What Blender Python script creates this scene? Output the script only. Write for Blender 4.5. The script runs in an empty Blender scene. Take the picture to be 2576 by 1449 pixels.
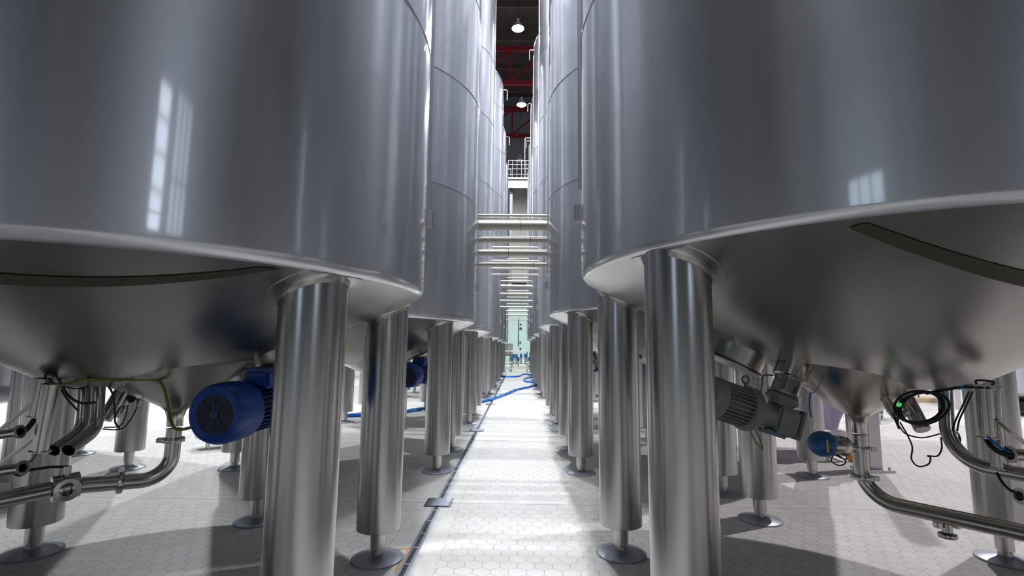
import bpy, bmesh, math, random
from mathutils import Vector, Matrix
random.seed(7)
PI = math.pi
S = bpy.context.scene
COL = S.collection
# ------------------------------------------------------------------ camera
FPX, YAW, PITCH, ROLL, CH = 1265.0, -.0158, .1203, .011, 1.2
_f = Vector((math.sin(YAW)*math.cos(PITCH), math.cos(YAW)*math.cos(PITCH), math.sin(PITCH)))
_r = Vector((math.cos(YAW), -math.sin(YAW), 0)); _u = _r.cross(_f)
_R = _r*math.cos(ROLL) + _u*math.sin(ROLL); _U = -_r*math.sin(ROLL) + _u*math.cos(ROLL)
cam = bpy.data.objects.new('camera', bpy.data.cameras.new('camera')); COL.objects.link(cam)
cam.data.sensor_width = 36; cam.data.lens = 36*FPX/2576; cam.data.clip_start = .05; cam.data.clip_end = 200
cam.matrix_world = Matrix(((_R.x, _U.x, -_f.x, 0), (_R.y, _U.y, -_f.y, 0), (_R.z, _U.z, -_f.z, CH), (0, 0, 0, 1)))
S.camera = cam
# ------------------------------------------------------------------ world, exposure
S.view_settings.view_transform = 'Standard'; S.view_settings.look = 'None'
S.view_settings.gamma = 1; S.view_settings.use_curve_mapping = False
S.view_settings.exposure = -1.35
w = bpy.data.worlds.new('hall_air'); S.world = w; w.use_nodes = True
w.node_tree.nodes['Background'].inputs[0].default_value = (.75, .8, 1, 1)
w.node_tree.nodes['Background'].inputs[1].default_value = .02
def lamp_light(name, loc, power, col=(.93, .95, 1), ang=150, size=.12, rot=(0, 0, 0)):
    l = bpy.data.lights.new(name, 'SPOT'); l.energy = power; l.color = col
    l.spot_size = math.radians(ang); l.spot_blend = .4; l.shadow_soft_size = size
    o = bpy.data.objects.new(name, l); o.location = loc; o.rotation_euler = rot; COL.objects.link(o); return o
AISLE_LAMPS = [(-.12, 6.3, 13.7), (-.12, 12.5, 13.7), (-.12, 18.7, 13.6), (.0, 24.9, 13.6)]
for p in AISLE_LAMPS: lamp_light('high_bay_bulb', (p[0], p[1], p[2]-.12), 8000 if p[1] < 10 else 11000)
lamp_light('high_bay_bulb', (-.12, .6, 13.6), 6200)
for y in (5.5, 11.5): lamp_light('high_bay_bulb', (-3.35, y, 13.6), 9000)
for y in (6.8, 14): lamp_light('high_bay_bulb', (8.2, y, 12.8), 12000, (1, .95, .98))
for y in (7.5, 15): lamp_light('high_bay_bulb', (-8.8, y, 12.8), 11000, (.92, .95, 1))
def area_light(name, loc, size, sy, power, col, tgt):
    l = bpy.data.lights.new(name, 'AREA'); l.shape = 'RECTANGLE'; l.size = size; l.size_y = sy; l.energy = power; l.color = col
    o = bpy.data.objects.new(name, l); o.location = loc
    o.rotation_euler = (Vector(tgt)-Vector(loc)).to_track_quat('-Z', 'Y').to_euler(); COL.objects.link(o); return o
# ------------------------------------------------------------------ materials
def newmat(name):
    m = bpy.data.materials.new(name); m.use_nodes = True
    return m, m.node_tree, m.node_tree.nodes['Principled BSDF']
def pm(name, col, rough=.5, metal=0, aniso=0, noise=0, nscale=8, stretch=(1, 1, 1), bump=0, emit=0, trans=0, rvar=0, coat=0):
    m, nt, b = newmat(name)
    b.inputs['Base Color'].default_value = (*col, 1); b.inputs['Roughness'].default_value = rough
    b.inputs['Metallic'].default_value = metal
    if coat: b.inputs['Coat Weight'].default_value = coat; b.inputs['Coat Roughness'].default_value = .07; b.inputs['Coat IOR'].default_value = 2.2
    if aniso: b.inputs['Anisotropic'].default_value = aniso; b.inputs['Anisotropic Rotation'].default_value = .25
    if trans: b.inputs['Transmission Weight'].default_value = trans; b.inputs['IOR'].default_value = 1.3
    if emit: b.inputs['Emission Color'].default_value = (*col, 1); b.inputs['Emission Strength'].default_value = emit
    if noise or bump or rvar:
        tc = nt.nodes.new('ShaderNodeTexCoord'); mp = nt.nodes.new('ShaderNodeMapping'); nz = nt.nodes.new('ShaderNodeTexNoise')
        mp.inputs['Scale'].default_value = stretch; nz.inputs['Scale'].default_value = nscale; nz.inputs['Detail'].default_value = 5
        nt.links.new(tc.outputs['Object'], mp.inputs[0]); nt.links.new(mp.outputs[0], nz.inputs[0])
        if noise:
            mr = nt.nodes.new('ShaderNodeMapRange'); mr.inputs[3].default_value = 1-noise; mr.inputs[4].default_value = 1+noise*.4
            mx = nt.nodes.new('ShaderNodeMix'); mx.data_type = 'RGBA'; mx.blend_type = 'MULTIPLY'; mx.inputs[0].default_value = 1
            mx.inputs[6].default_value = (*col, 1)
            nt.links.new(nz.outputs[0], mr.inputs[0]); nt.links.new(mr.outputs[0], mx.inputs[7]); nt.links.new(mx.outputs[2], b.inputs['Base Color'])
        if rvar:
            m2 = nt.nodes.new('ShaderNodeMapRange'); m2.inputs[3].default_value = rough-rvar; m2.inputs[4].default_value = rough+rvar
            nt.links.new(nz.outputs[0], m2.inputs[0]); nt.links.new(m2.outputs[0], b.inputs['Roughness'])
        if bump:
            bp = nt.nodes.new('ShaderNodeBump'); bp.inputs['Strength'].default_value = bump; bp.inputs['Distance'].default_value = .01
            nt.links.new(nz.outputs[0], bp.inputs['Height']); nt.links.new(bp.outputs[0], b.inputs['Normal'])
    return m
M = {}
M['shell'] = pm('brushed_steel_shell', (.58, .595, .635), .40, 1, .5, .08, 5, (3, 3, .25), 0, rvar=.05, coat=.9)
M['cone'] = pm('satin_steel_cone', (.43, .425, .41), .31, 1, 0, .10, 6, (1, 1, 1), 0, rvar=.06)
M['inner'] = pm('polished_steel_cone', (.62, .58, .54), .22, 1, 0, .08, 9, (1, 1, 1), 0, rvar=.05)
M['leg'] = pm('brushed_steel_leg', (.50, .495, .49), .26, 1, .5, .06, 5, (5, 5, .1), 0, rvar=.03)
M['pipe'] = pm('steel_pipe', (.55, .53, .50), .24, 1, 0, .12, 14, (1, 1, 1), 0, rvar=.05)
M['drain'] = pm('drain_steel', (.36, .40, .48), .4, 1)
M['xpipe'] = pm('pale_steel_pipe', (.42, .40, .36), .5, 1, 0, .1, 14)
M['rail'] = pm('grey_railing', (.30, .29, .29), .6, .6)
M['foot'] = pm('matte_steel_foot', (.47, .49, .55), .45, .9, 0, .1, 20)
M['spindle'] = pm('machined_steel', (.58, .56, .54), .3, 1, 0, .1, 20)
M['dark_steel'] = pm('dark_steel', (.18, .18, .18), .45, 1)
M['groove'] = pm('seam_sealant', (.10, .10, .105), .5, .4)
M['olive'] = pm('olive_reflection_tone', (.055, .05, .035), .55, .2)  # tone of the dark reflection painted on the near cones
M['blue'] = pm('blue_motor_paint', (.004, .05, .30), .35, 0, 0, .15, 15)
M['blue_dark'] = pm('blue_motor_fins', (.004, .03, .16), .45, 0, 0, .2, 20)
M['black'] = pm('black_rubber', (.012, .012, .013), .5)
M['cable_yg'] = pm('yellow_green_cable', (.16, .17, .03), .5)
M['grey_paint'] = pm('grey_gearbox_paint', (.24, .25, .24), .5, .1, 0, .3, 12)
M['blue_grey'] = pm('blue_grey_cover', (.16, .22, .26), .45)
M['hose'] = pm('blue_hose', (.008, .16, .58), .4)
M['hose_mark'] = pm('white_hose_stripe', (.6, .68, .8), .5)
M['valve_blue'] = pm('blue_valve_head', (.01, .10, .28), .4)
M['yellow'] = pm('yellow_sticker', (.75, .6, .02), .5)
M['green'] = pm('green_signal_light', (.05, .9, .15), .4, emit=1.2)
M['orange'] = pm('orange_castor', (.85, .32, .01), .45)
M['film'] = pm('translucent_wrap', (.72, .66, .86), .35, 0, 0, .15, 5, bump=.5, trans=.35)
M['frame_pale'] = pm('pale_steel_frame', (.6, .57, .6), .4, .8)
M['navy'] = pm('navy_plastic', (.012, .025, .14), .5)
M['jug'] = pm('clear_plastic', (.8, .82, .85), .25, trans=.5)
M['red'] = pm('red_truss_paint', (.15, .008, .016), .5)
M['ceil'] = pm('dark_brown_ceiling', (.05, .035, .03), .8, 0, 0, .5, 3, (1, .1, 1))
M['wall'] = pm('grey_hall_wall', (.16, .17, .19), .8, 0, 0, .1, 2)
M['wall_dark'] = pm('wall_painted_unlit', (.025, .027, .03), .9)  # lack of light put into the wall colour, so near tanks reflect dark
M['wall_white'] = pm('white_panel_wall', (.76, .87, .84), .6)
M['beige'] = pm('beige_panel', (.33, .32, .29), .7)
M['rust'] = pm('orange_rust_stain', (.55, .26, .03), .7)
M['lamp_on'] = pm('lit_lamp_glass', (.85, .9, 1), .5, emit=60)
M['lamp_shade'] = pm('white_lamp_shade', (.55, .58, .62), .5)
M['window'] = pm('lit_window_glass', (.75, .85, 1), .5, emit=10)
M['window_dim'] = pm('dusky_window_glass', (.6, .72, .85), .5, emit=4)
M['white'] = pm('white_plastic', (.7, .72, .75), .5)
M['plate'] = pm('label_plate', (.12, .12, .16), .4, .6)
# grey tank pair material (steel wall reflected label)
def floor_mat():
    m, nt, b = newmat('white_hexagonal_floor_tiles'); N = nt.nodes; L = nt.links
    def vm(op, a, bb=None):
        n = N.new('ShaderNodeVectorMath'); n.operation = op
        for i, v in enumerate((a, bb)):
            if v is None: continue
            if isinstance(v, tuple): n.inputs[i].default_value = v
            else: L.new(v, n.inputs[i])
        return n.outputs[1] if op in ('DOT_PRODUCT', 'LENGTH') else n.outputs[0]
    def mt(op, a, bb=None, c=None):
        n = N.new('ShaderNodeMath'); n.operation = op
        for i, v in enumerate((a, bb, c)):
            if v is None: continue
            if isinstance(v, (int, float)): n.inputs[i].default_value = v
            else: L.new(v, n.inputs[i])
        return n.outputs[0]
    geo = N.new('ShaderNodeNewGeometry').outputs['Position']
    wd = .098
    p = vm('MULTIPLY', geo, (1/wd, 1/wd, 0))
    p = vm('ADD', p, (1000, 1000*1.7320508, 0))
    r = (1, 1.7320508, 1); h = (.5, .8660254, 0)
    a = vm('SUBTRACT', vm('MODULO', p, r), h)
    q = vm('SUBTRACT', vm('MODULO', vm('SUBTRACT', p, h), r), h)
    la, lb = vm('DOT_PRODUCT', a, a), vm('DOT_PRODUCT', q, q)
    sel = mt('LESS_THAN', la, lb)
    mx = N.new('ShaderNodeMix'); mx.data_type = 'VECTOR'; L.new(sel, mx.inputs[0]); L.new(q, mx.inputs[4]); L.new(a, mx.inputs[5])
    gv = mx.outputs[1]; ab = vm('ABSOLUTE', gv)
    d1 = vm('DOT_PRODUCT', ab, (.5, .8660254, 0)); sx = N.new('ShaderNodeSeparateXYZ'); L.new(ab, sx.inputs[0])
    d = mt('MAXIMUM', d1, sx.outputs[0])
    hexg = mt('SMOOTH_MIN', 1.0, mt('MULTIPLY', mt('MAXIMUM', mt('SUBTRACT', d, .468), 0), 50), .1)
    # position parts
    sp = N.new('ShaderNodeSeparateXYZ'); L.new(geo, sp.inputs[0]); X, Y = sp.outputs[0], sp.outputs[1]
    bx = mt('ABSOLUTE', mt('ADD', X, .615))
    inband = mt('LESS_THAN', bx, .165)
    # cross joints every 3.51 m from y = 4.09
    yy = mt('SUBTRACT', mt('MODULO', mt('ADD', mt('SUBTRACT', Y, 4.09), 35.1+1.755), 3.51), 1.755)
    ay = mt('ABSOLUTE', yy)
    inrow = mt('LESS_THAN', ay, .10)
    inbr = mt('MAXIMUM', inband, inrow)
    # rectangular grout in band
    gx = mt('LESS_THAN', mt('ABSOLUTE', mt('SUBTRACT', bx, .165)), .002)
    g2 = mt('MULTIPLY', mt('LESS_THAN', mt('ABSOLUTE', mt('SUBTRACT', mt('MODULO', mt('ADD', Y, 50), .2), .1)), .0018), inband)
    g3 = mt('MULTIPLY', mt('LESS_THAN', mt('ABSOLUTE', mt('SUBTRACT', mt('MODULO', mt('ADD', X, 50), .2), .1)), .0018), inrow)
    g4 = mt('LESS_THAN', mt('ABSOLUTE', mt('SUBTRACT', ay, .10)), .002)
    rect = mt('MAXIMUM', mt('MAXIMUM', gx, g2), mt('MAXIMUM', g3, g4))
    joint = mt('LESS_THAN', ay, .006)
    gr = mt('MULTIPLY', hexg, mt('SUBTRACT', 1, inbr))
    gr = mt('MAXIMUM', gr, mt('MULTIPLY', rect, .6))
    idv = vm('SUBTRACT', p, gv)
    wn = N.new('ShaderNodeTexWhiteNoise'); L.new(idv, wn.inputs[0])
    nz = N.new('ShaderNodeTexNoise'); nz.inputs['Scale'].default_value = 1.3; nz.inputs['Detail'].default_value = 6; L.new(geo, nz.inputs[0])
    val = mt('ADD', mt('MULTIPLY', wn.outputs[0], .06), mt('MULTIPLY', nz.outputs[0], .10))
    val = mt('ADD', val, .42)
    cb = N.new('ShaderNodeCombineColor'); L.new(val, cb.inputs[0]); L.new(mt('MULTIPLY', val, .995), cb.inputs[1]); L.new(mt('MULTIPLY', val, .945), cb.inputs[2])
    m1 = N.new('ShaderNodeMix'); m1.data_type = 'RGBA'; L.new(mt('MULTIPLY', gr, .75), m1.inputs[0]); L.new(cb.outputs[0], m1.inputs[6]); m1.inputs[7].default_value = (.26, .23, .19, 1)
    m2 = N.new('ShaderNodeMix'); m2.data_type = 'RGBA'; L.new(mt('MULTIPLY', joint, .7), m2.inputs[0]); L.new(m1.outputs[2], m2.inputs[6]); m2.inputs[7].default_value = (.2, .2, .2, 1)
    L.new(m2.outputs[2], b.inputs['Base Color'])
    L.new(mt('ADD', mt('MULTIPLY', nz.outputs[0], .2), .36), b.inputs['Roughness'])
    bp = N.new('ShaderNodeBump'); bp.invert = True; bp.inputs['Strength'].default_value = .35; bp.inputs['Distance'].default_value = .002
    L.new(gr, bp.inputs['Height']); L.new(bp.outputs[0], b.inputs['Normal'])
    return m
M['floor'] = floor_mat()
# ------------------------------------------------------------------ mesh helpers
def V(*a): return Vector(a)
class MB:
    def __init__(s): s.bm = bmesh.new()
    def grid(s, rows, closed=True, cap0=False, cap1=False):
        vs = [[s.bm.verts.new(p) for p in r] for r in rows]; n = len(rows[0])
        for i in range(len(rows)-1):
            for j in range(n if closed else n-1):
                k = (j+1) % n
                s.bm.faces.new((vs[i][j], vs[i][k], vs[i+1][k], vs[i+1][j]))
        if cap0: s.bm.faces.new(vs[0][::-1])
        if cap1: s.bm.faces.new(vs[-1])
        return s
    def lathe(s, prof, o=V(0, 0, 0), ax=V(0, 0, 1), n=32, cap=True):
        ax = Vector(ax).normalized(); o = Vector(o)
        a = ax.orthogonal().normalized() if abs(ax.z) < .999 else V(1, 0, 0)
        b = ax.cross(a)
        rows = [[o+ax*z+(a*math.cos(2*PI*j/n)+b*math.sin(2*PI*j/n))*max(r, 1e-5) for j in range(n)] for r, z in prof]
        return s.grid(rows, True, cap, cap)
    def cyl(s, p, q, r, r2=None, n=24):
        p, q = Vector(p), Vector(q); d = q-p
        return s.lathe([(r, 0), (r if r2 is None else r2, d.length)], p, d, n)
    def tube(s, pts, r, n=10, smooth=0, cap=True):
        pts = [Vector(p) for p in pts]
        if smooth: pts = catmull(pts, smooth)
        rows = []; prev = None
        for i, p in enumerate(pts):
            t = (pts[min(i+1, len(pts)-1)]-pts[max(i-1, 0)]).normalized()
            if prev is None: a = t.orthogonal().normalized()
            else: a = (prev - t*prev.dot(t)).normalized()
            prev = a; b = t.cross(a)
            rr = r(i/(len(pts)-1)) if callable(r) else r
            rows.append([p+(a*math.cos(2*PI*j/n)+b*math.sin(2*PI*j/n))*rr for j in range(n)])
        return s.grid(rows, True, cap, cap)
    def hollow(s, p, q, r, t, n=28):
        p, q = Vector(p), Vector(q); d = q-p; L = d.length
        return s.lathe([(r-t, 0), (r, 0), (r, L), (r-t, L), (r-t, 0)], p, d, n, cap=False)
    def box(s, c, size, rot=None):
        c = Vector(c); hx, hy, hz = [v/2 for v in size]
        R = rot if rot is not None else Matrix.Identity(3)
        v = [s.bm.verts.new(c+R@V(x*hx, y*hy, z*hz)) for x in (-1, 1) for y in (-1, 1) for z in (-1, 1)]
        for f in ((0, 1, 3, 2), (4, 6, 7, 5), (0, 4, 5, 1), (2, 3, 7, 6), (0, 2, 6, 4), (1, 5, 7, 3)): s.bm.faces.new([v[i] for i in f])
        return s
    def bar(s, p, q, w, h, up=V(0, 0, 1)):
        p, q = Vector(p), Vector(q); d = (q-p); z = d.normalized()
        x = Vector(up).cross(z)
        x = x.normalized() if x.length > 1e-4 else z.orthogonal().normalized()
        y = z.cross(x)
        return s.box((p+q)/2, (w, h, d.length), Matrix((x, y, z)).transposed())
    def build(s, name, mat, parent=None, base=None, bevel=0, smooth=True, sharp=35):
        bm = s.bm
        bmesh.ops.recalc_face_normals(bm, faces=bm.faces)
        if bevel: bmesh.ops.bevel(bm, geom=[e for e in bm.edges if len(e.link_faces) == 2 and e.calc_face_angle(0) > .6], offset=bevel, segments=2, affect='EDGES', clamp_overlap=True)
        if base is not None: bmesh.ops.translate(bm, verts=bm.verts, vec=-Vector(base))
        a = math.radians(sharp)
        for f in bm.faces: f.smooth = smooth
        for e in bm.edges:
            if len(e.link_faces) == 2 and e.calc_face_angle(0) > a: e.smooth = False
        me = bpy.data.meshes.new(name); bm.to_mesh(me); bm.free()
        me.materials.append(mat if not isinstance(mat, str) else M[mat])
        o = bpy.data.objects.new(name, me); COL.objects.link(o)
        if parent is not None: o.parent = parent
        elif base is not None: o.location = base
        return o
def catmull(pts, k):
    P = [pts[0]*2-pts[1]]+pts+[pts[-1]*2-pts[-2]]; out = []
    for i in range(1, len(P)-2):
        a, b, c, d = P[i-1], P[i], P[i+1], P[i+2]
        for j in range(k):
            t = j/k
            out.append(.5*((2*b)+(c-a)*t+(2*a-5*b+4*c-d)*t*t+(3*b-3*c+d-a)*t**3))
    out.append(pts[-1]); return out
def elbow(pts, rad, k=8):
    """polyline with rounded corners"""
    pts = [Vector(p) for p in pts]; out = [pts[0]]
    for i in range(1, len(pts)-1):
        a, b, c = pts[i-1], pts[i], pts[i+1]; d1 = (a-b).normalized(); d2 = (c-b).normalized()
        ang = d1.angle(d2); t = min(rad/math.tan(ang/2), (a-b).length*.49, (c-b).length*.49); rr = t*math.tan(ang/2)
        bis = (d1+d2).normalized(); cen = b+bis*(rr/math.sin(ang/2))
        s, e = b+d1*t-cen, b+d2*t-cen; tot = s.angle(e); nrm = s.cross(e).normalized()
        for j in range(k+1): out.append(cen+Matrix.Rotation(tot*j/k, 3, nrm)@s)
    out.append(pts[-1]); return out
def tag(o, label=None, cat=None, group=None, kind=None):
    for k, v in (('label', label), ('category', cat), ('group', group), ('kind', kind)):
        if v: o[k] = v
    return o
def thing(name, loc, label, cat, group=None):
    o = bpy.data.objects.new(name, None); o.location = loc; o.empty_display_size = .1; COL.objects.link(o)
    return tag(o, label, cat, group)
def kids(o): return [c for c in COL.objects if c.parent == o]
def copy_tree(o, parent=None):
    c = o.copy(); COL.objects.link(c); c.parent = parent
    for ch in kids(o): copy_tree(ch, c)
    return c
def ray(px, py):
    return _f + _R*((px-1288)/FPX) - _U*((py-724.5)/FPX)
def atz(px, py, z):            # a point of the photograph put at height z
    d = ray(px, py); t = (z-CH)/d.z; return V(d.x*t, d.y*t, z)
def aty(px, py, y):            # ... or at distance y down the hall
    d = ray(px, py); t = y/d.y; return V(d.x*t, y, CH+d.z*t)
# ------------------------------------------------------------------ hall
X0, X1, Y0, Y1, ZC = -14, 22, -9, 29.5, 16.5
f = MB().box(((X0+X1)/2, (Y0+40)/2, -.1), (X1-X0, 40-Y0, .2)).build('floor', 'floor', base=(4, 15, 0)); tag(f, kind='structure')
tag(MB().box(((X0+X1)/2, (Y0+40)/2, ZC+2.1), (X1-X0, 40-Y0, .2)).build('ceiling', 'ceil', base=(4, 15, ZC+2)), kind='structure')
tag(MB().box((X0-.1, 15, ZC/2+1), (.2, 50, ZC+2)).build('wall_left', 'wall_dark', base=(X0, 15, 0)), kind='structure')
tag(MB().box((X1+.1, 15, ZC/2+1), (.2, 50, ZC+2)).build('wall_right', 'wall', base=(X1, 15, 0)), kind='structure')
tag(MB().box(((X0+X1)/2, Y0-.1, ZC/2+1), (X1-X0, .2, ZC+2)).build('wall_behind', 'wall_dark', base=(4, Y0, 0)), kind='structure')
tag(MB().box((4, 33.1, 9.3), (36, .2, 18.6)).build('wall_far', 'wall', base=(4, 33, 0)), kind='structure')
tag(MB().box((.3, 32.97, 1.95), (9, .06, 3.9)).build('wall_end', 'wall_white', base=(.3, 33, 0), smooth=False), kind='structure')
tag(MB().box((.3, 32.5, 8.6), (3, .06, 6.2)).build('wall_upper', 'beige', base=(.3, 32.5, 5.5), smooth=False), kind='structure')
area_light('end_room_light', (.3, 29.0, 3.85), 3, 2.5, 800, (.78, 1, .96), (.3, 31, 0))
# ------------------------------------------------------------------ tanks
SPEC = {'L': dict(cx=-1.80, R=1.30, zr=1.485, s=.463, lat=1.0, dep=.545, rad=1.13, kr=.05, top=8.75),
        'R': dict(cx=1.74, R=1.415, zr=1.59, s=.485, lat=1.125, dep=.60, rad=1.245, kr=.04, top=9.95)}
DY = {'L': -.02, 'R': .06}
YC = [2.50, 5.66, 8.80, 13.12, 16.25, 19.4, 22.5]
OX = {'L': .13, 'R': .07}   # how far the outlet sits towards the aisle
RO = .28      # radius of the opening in the cladding cone
def coneZ(sp, rho): return sp['zr']-sp['s']*(sp['R']-rho)
def build_shell(sp, full):
    R, zr, top, s = sp['R'], sp['zr'], sp['top'], sp['s']
    kr = sp['kr']; prof = []
    ang = math.atan(s)
    # rounded knuckle between cone and wall
    tl = kr*math.tan((PI/2-ang)/2); cx, cz = R-kr, zr+tl
    for k in range(9):
        a = -PI/2+ang + (PI/2-ang)*k/8
        prof.append((cx+kr*math.cos(a), cz+kr*math.sin(a)))
    z = cz
    prof.append((R, zr+.14))
    seam = zr+1.32
    while seam < top-.6:
        prof += [(R-.0015, seam-.012), (R-.010, seam-.006), (R-.010, seam+.004), (R, seam+.010), (R-.0015, seam+.03)]
        seam += 1.19
    for k in range(13):
        a = PI/2*k/13; prof.append((R-.45+.45*math.cos(a), top-.45+.45*math.sin(a)))
    for k in range(4): prof.append(((R-.45)*(1-k/3*.98), top+.14*k/3))
    return MB().lathe(prof, n=128 if full else 72, cap=True)
def build_tank(side, y, label, full):
    sp = SPEC[side]; R, zr = sp['R'], sp['zr']
    t = thing('steel_tank', (sp['cx'], y+DY[side], 0), label, 'tank', 'stainless tanks along the aisle')
    build_shell(sp, full).build('shell', 'shell', t, sharp=10)
    rows = []; n = 96 if full else 48
    kr = sp['kr']; ang = math.atan(sp['s']); tl = kr*math.tan((PI/2-ang)/2)
    rs = R-kr+kr*math.cos(-PI/2+ang); zs = zr+tl+kr*math.sin(-PI/2+ang)
    prof = [(rs, zs)]+[(r, coneZ(sp, r)) for r in (R*.75, .8, .6, RO+.01)]+[(RO, coneZ(sp, RO)+.004), (RO-.002, coneZ(sp, RO)+.05)]
    sg = -1 if side == 'L' else 1
    def ring(r, z, ox, oy=0): return [V(ox+r*math.cos(2*PI*j/n), oy+r*math.sin(2*PI*j/n), z) for j in range(n)]
    rows = []
    for r, z in prof:
        k = max(0, min(1, (.8-r)/(.8-RO))); rows.append(ring(r, z, sg*.09*k, -.02*k))
    MB().grid(rows, True).build('cladding_cone', 'cone', t)
    zo = coneZ(sp, .55)+.045
    pr_ = [(.55, zo), (.10, .925), (.065, .905), (.045, .885), (.0345, .85), (.0345, .81)]
    rows = []
    for r, z in pr_:
        k = max(0, min(1, (.55-r)/(.45))); rows.append(ring(r, z, -sg*OX[side]*k, 0))
    MB().grid(rows, True).build('bottom_cone', 'inner', t)
    i = 1 if side == 'L' else -1
    legs = [(i*sp['lat'], -sp['dep']), (i*sp['lat'], sp['dep']), (-i*sp['lat'], -sp['dep']), (-i*sp['lat'], sp['dep']), (0, -sp['rad']), (0, sp['rad'])]
    lr = .125
    for (lx, ly) in legs:
        m = 48 if full else 24; rows = []
        rows_r = [(lr-.004, .170), (lr, .173), (lr, .177)]
        for r, z in rows_r: rows.append([V(lx+r*math.cos(2*PI*j/m), ly+r*math.sin(2*PI*j/m), z) for j in range(m)])
        top = []
        for j in range(m):
            x, yy = lx+lr*math.cos(2*PI*j/m), ly+lr*math.sin(2*PI*j/m)
            top.append(V(x, yy, coneZ(sp, math.hypot(x, yy))+.03))
        rows.append(top)
        lg = MB().grid(rows, True, True, False).build('leg', 'leg', t)
        # give the leg its own middle for the brushed texture
        if full:
            pr2 = []
            for r, off in ((lr+.001, .028), (lr+.004, .012), (lr+.014, .003), (lr+.055, .003), (lr+.058, -.006)):
                row = []
                for j in range(m):
                    cxx, cyy = lx, ly
                    rad = Vector((lx, ly)).normalized()
                    x, yy = cxx+r*math.cos(2*PI*j/m), cyy+r*math.sin(2*PI*j/m)
                    rho = math.hypot(x, yy); z = coneZ(sp, min(rho, R-.03))-off
                    if rho > R-.03: x, yy = x*(R-.03)/rho, yy*(R-.03)/rho
                    row.append(V(x, yy, z))
                pr2.append(row)
            MB().grid(pr2, True).build('leg_collar', 'cone', lg)
        if lx*i > 0 and ly < 0:
            MB().box(V(lx+i*lr*.95, ly+.045, 1.2), (.005, .010, .016)).build('yellow_tape', 'yellow', lg)
        MB().lathe([(.044, .06), (.044, .135), (.044, .175)], V(lx, ly, 0), n=m).build('socket', 'spindle', lg)
        b = MB().lathe([(.036, .028), (.036, .14)], V(lx, ly, 0), n=m)
        b.build('spindle', 'spindle', lg)
        MB().lathe([(.0365, .085), (.0365, .134)], V(lx, ly, 0), n=m, cap=False).build('thread', 'dark_steel', lg)
        if full:
            MB().cyl(V(lx-.002, ly-.0355, .055), V(lx-.001, ly-.0368, .055), .006, n=12).build('spindle_hole', 'black', lg)
        MB().lathe([(.143, 0), (.146, .002), (.146, .010), (.143, .0125), (.07, .022), (.045, .030), (.036, .031)], V(lx, ly, 0), n=m).build('foot_plate', 'foot', lg)
    md = V(i*.62, .12, 0); mz = coneZ(sp, md.length)+.03
    mrad = md.normalized(); nrm = (mrad*sp['s']-V(0, 0, 1)).normalized()
    nk = MB().lathe([(.18, 0), (.18, .085), (.195, .087), (.195, .105), (.18, .107), (.02, .112)], md+V(0, 0, mz), nrm, 48).build('manway', 'cone', t)
    MB().lathe([(.197, .091), (.197, .099)], md+V(0, 0, mz), nrm, 48, cap=False).build('gasket', 'black', nk)
    # junction box and probe pocket on the aisle side
    a = {'L': .19, 'R': PI-.12}[side]
    d = V(math.cos(a), math.sin(a), 0); c = d*(R+.018)+V(0, 0, zr+{'L': .43, 'R': .36}[side])
    rot = Matrix.Rotation(a, 3, 'Z')
    jb = MB().box(c, (.030, .06, .095), rot).build('junction_box', 'frame_pale', t, bevel=.004)
    MB().box(c+d*.016, (.003, .05, .08), rot).build('cover_plate', 'plate', jb)
    a2 = a+(.0 if side == 'L' else 0)
    d2 = V(math.cos(a2), math.sin(a2), 0)
    MB().bar(d2*(R+.006)+V(0, 0, zr+.5), d2*(R+.006)+V(0, 0, sp['top']-.5), .010, .018, up=d2).build('cable_trunking', 'shell', t)
    # lifting hook on top rim
    hp = d*(R-.1)+V(0, 0, sp['top']-.35)
    MB().tube(elbow([hp, hp+d*.22+V(0, 0, .02), hp+d*.22+V(0, 0, -.28)], .03, 4), .014, 8).build('lifting_hook', 'pipe', t)
    return t
LAB = {('L', 0): 'nearest stainless tank on the left, blue gear motor hanging under its cone',
       ('R', 0): 'nearest stainless tank on the right, grey gear motor hanging under its cone',
       ('L', 1): 'second stainless tank from the camera in the left row, in front of the cross pipes',
       ('R', 1): 'second stainless tank from the camera in the right row, in front of the cross pipes',
       ('L', 2): 'third stainless tank from the camera in the left row, just behind the first cross pipes',
       ('R', 2): 'third stainless tank from the camera in the right row, just behind the first cross pipes',
       ('L', 3): 'fourth stainless tank in the left row, nearest one there whose rounded top shows, brightly lit',
       ('R', 3): 'fourth stainless tank in the right row, its rounded top beside the nearer lit lamp',
       ('L', 4): 'fifth stainless tank in the left row, bluish rounded top below the fourth',
       ('R', 4): 'fifth stainless tank in the right row, top edge beside the second lit lamp',
       ('L', 5): 'sixth stainless tank in the left row, dark blue top level with the unlit lamp',
       ('R', 5): 'sixth stainless tank in the right row, narrow strip beside the far railing',
       ('L', 6): 'last stainless tank in the left row, beside the doorway to the bright end room',
       ('R', 6): 'last stainless tank in the right row, beside the doorway to the bright end room'}
TANKS = {}
for side in 'LR':
    for i, y in enumerate(YC):
        if i < 3: TANKS[side, i] = build_tank(side, y, LAB[side, i], i < 2)
        else:
            c = copy_tree(TANKS[side, 2]); c.location = (SPEC[side]['cx'], y+DY[side], 0); c['label'] = LAB[side, i]; TANKS[side, i] = c
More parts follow.
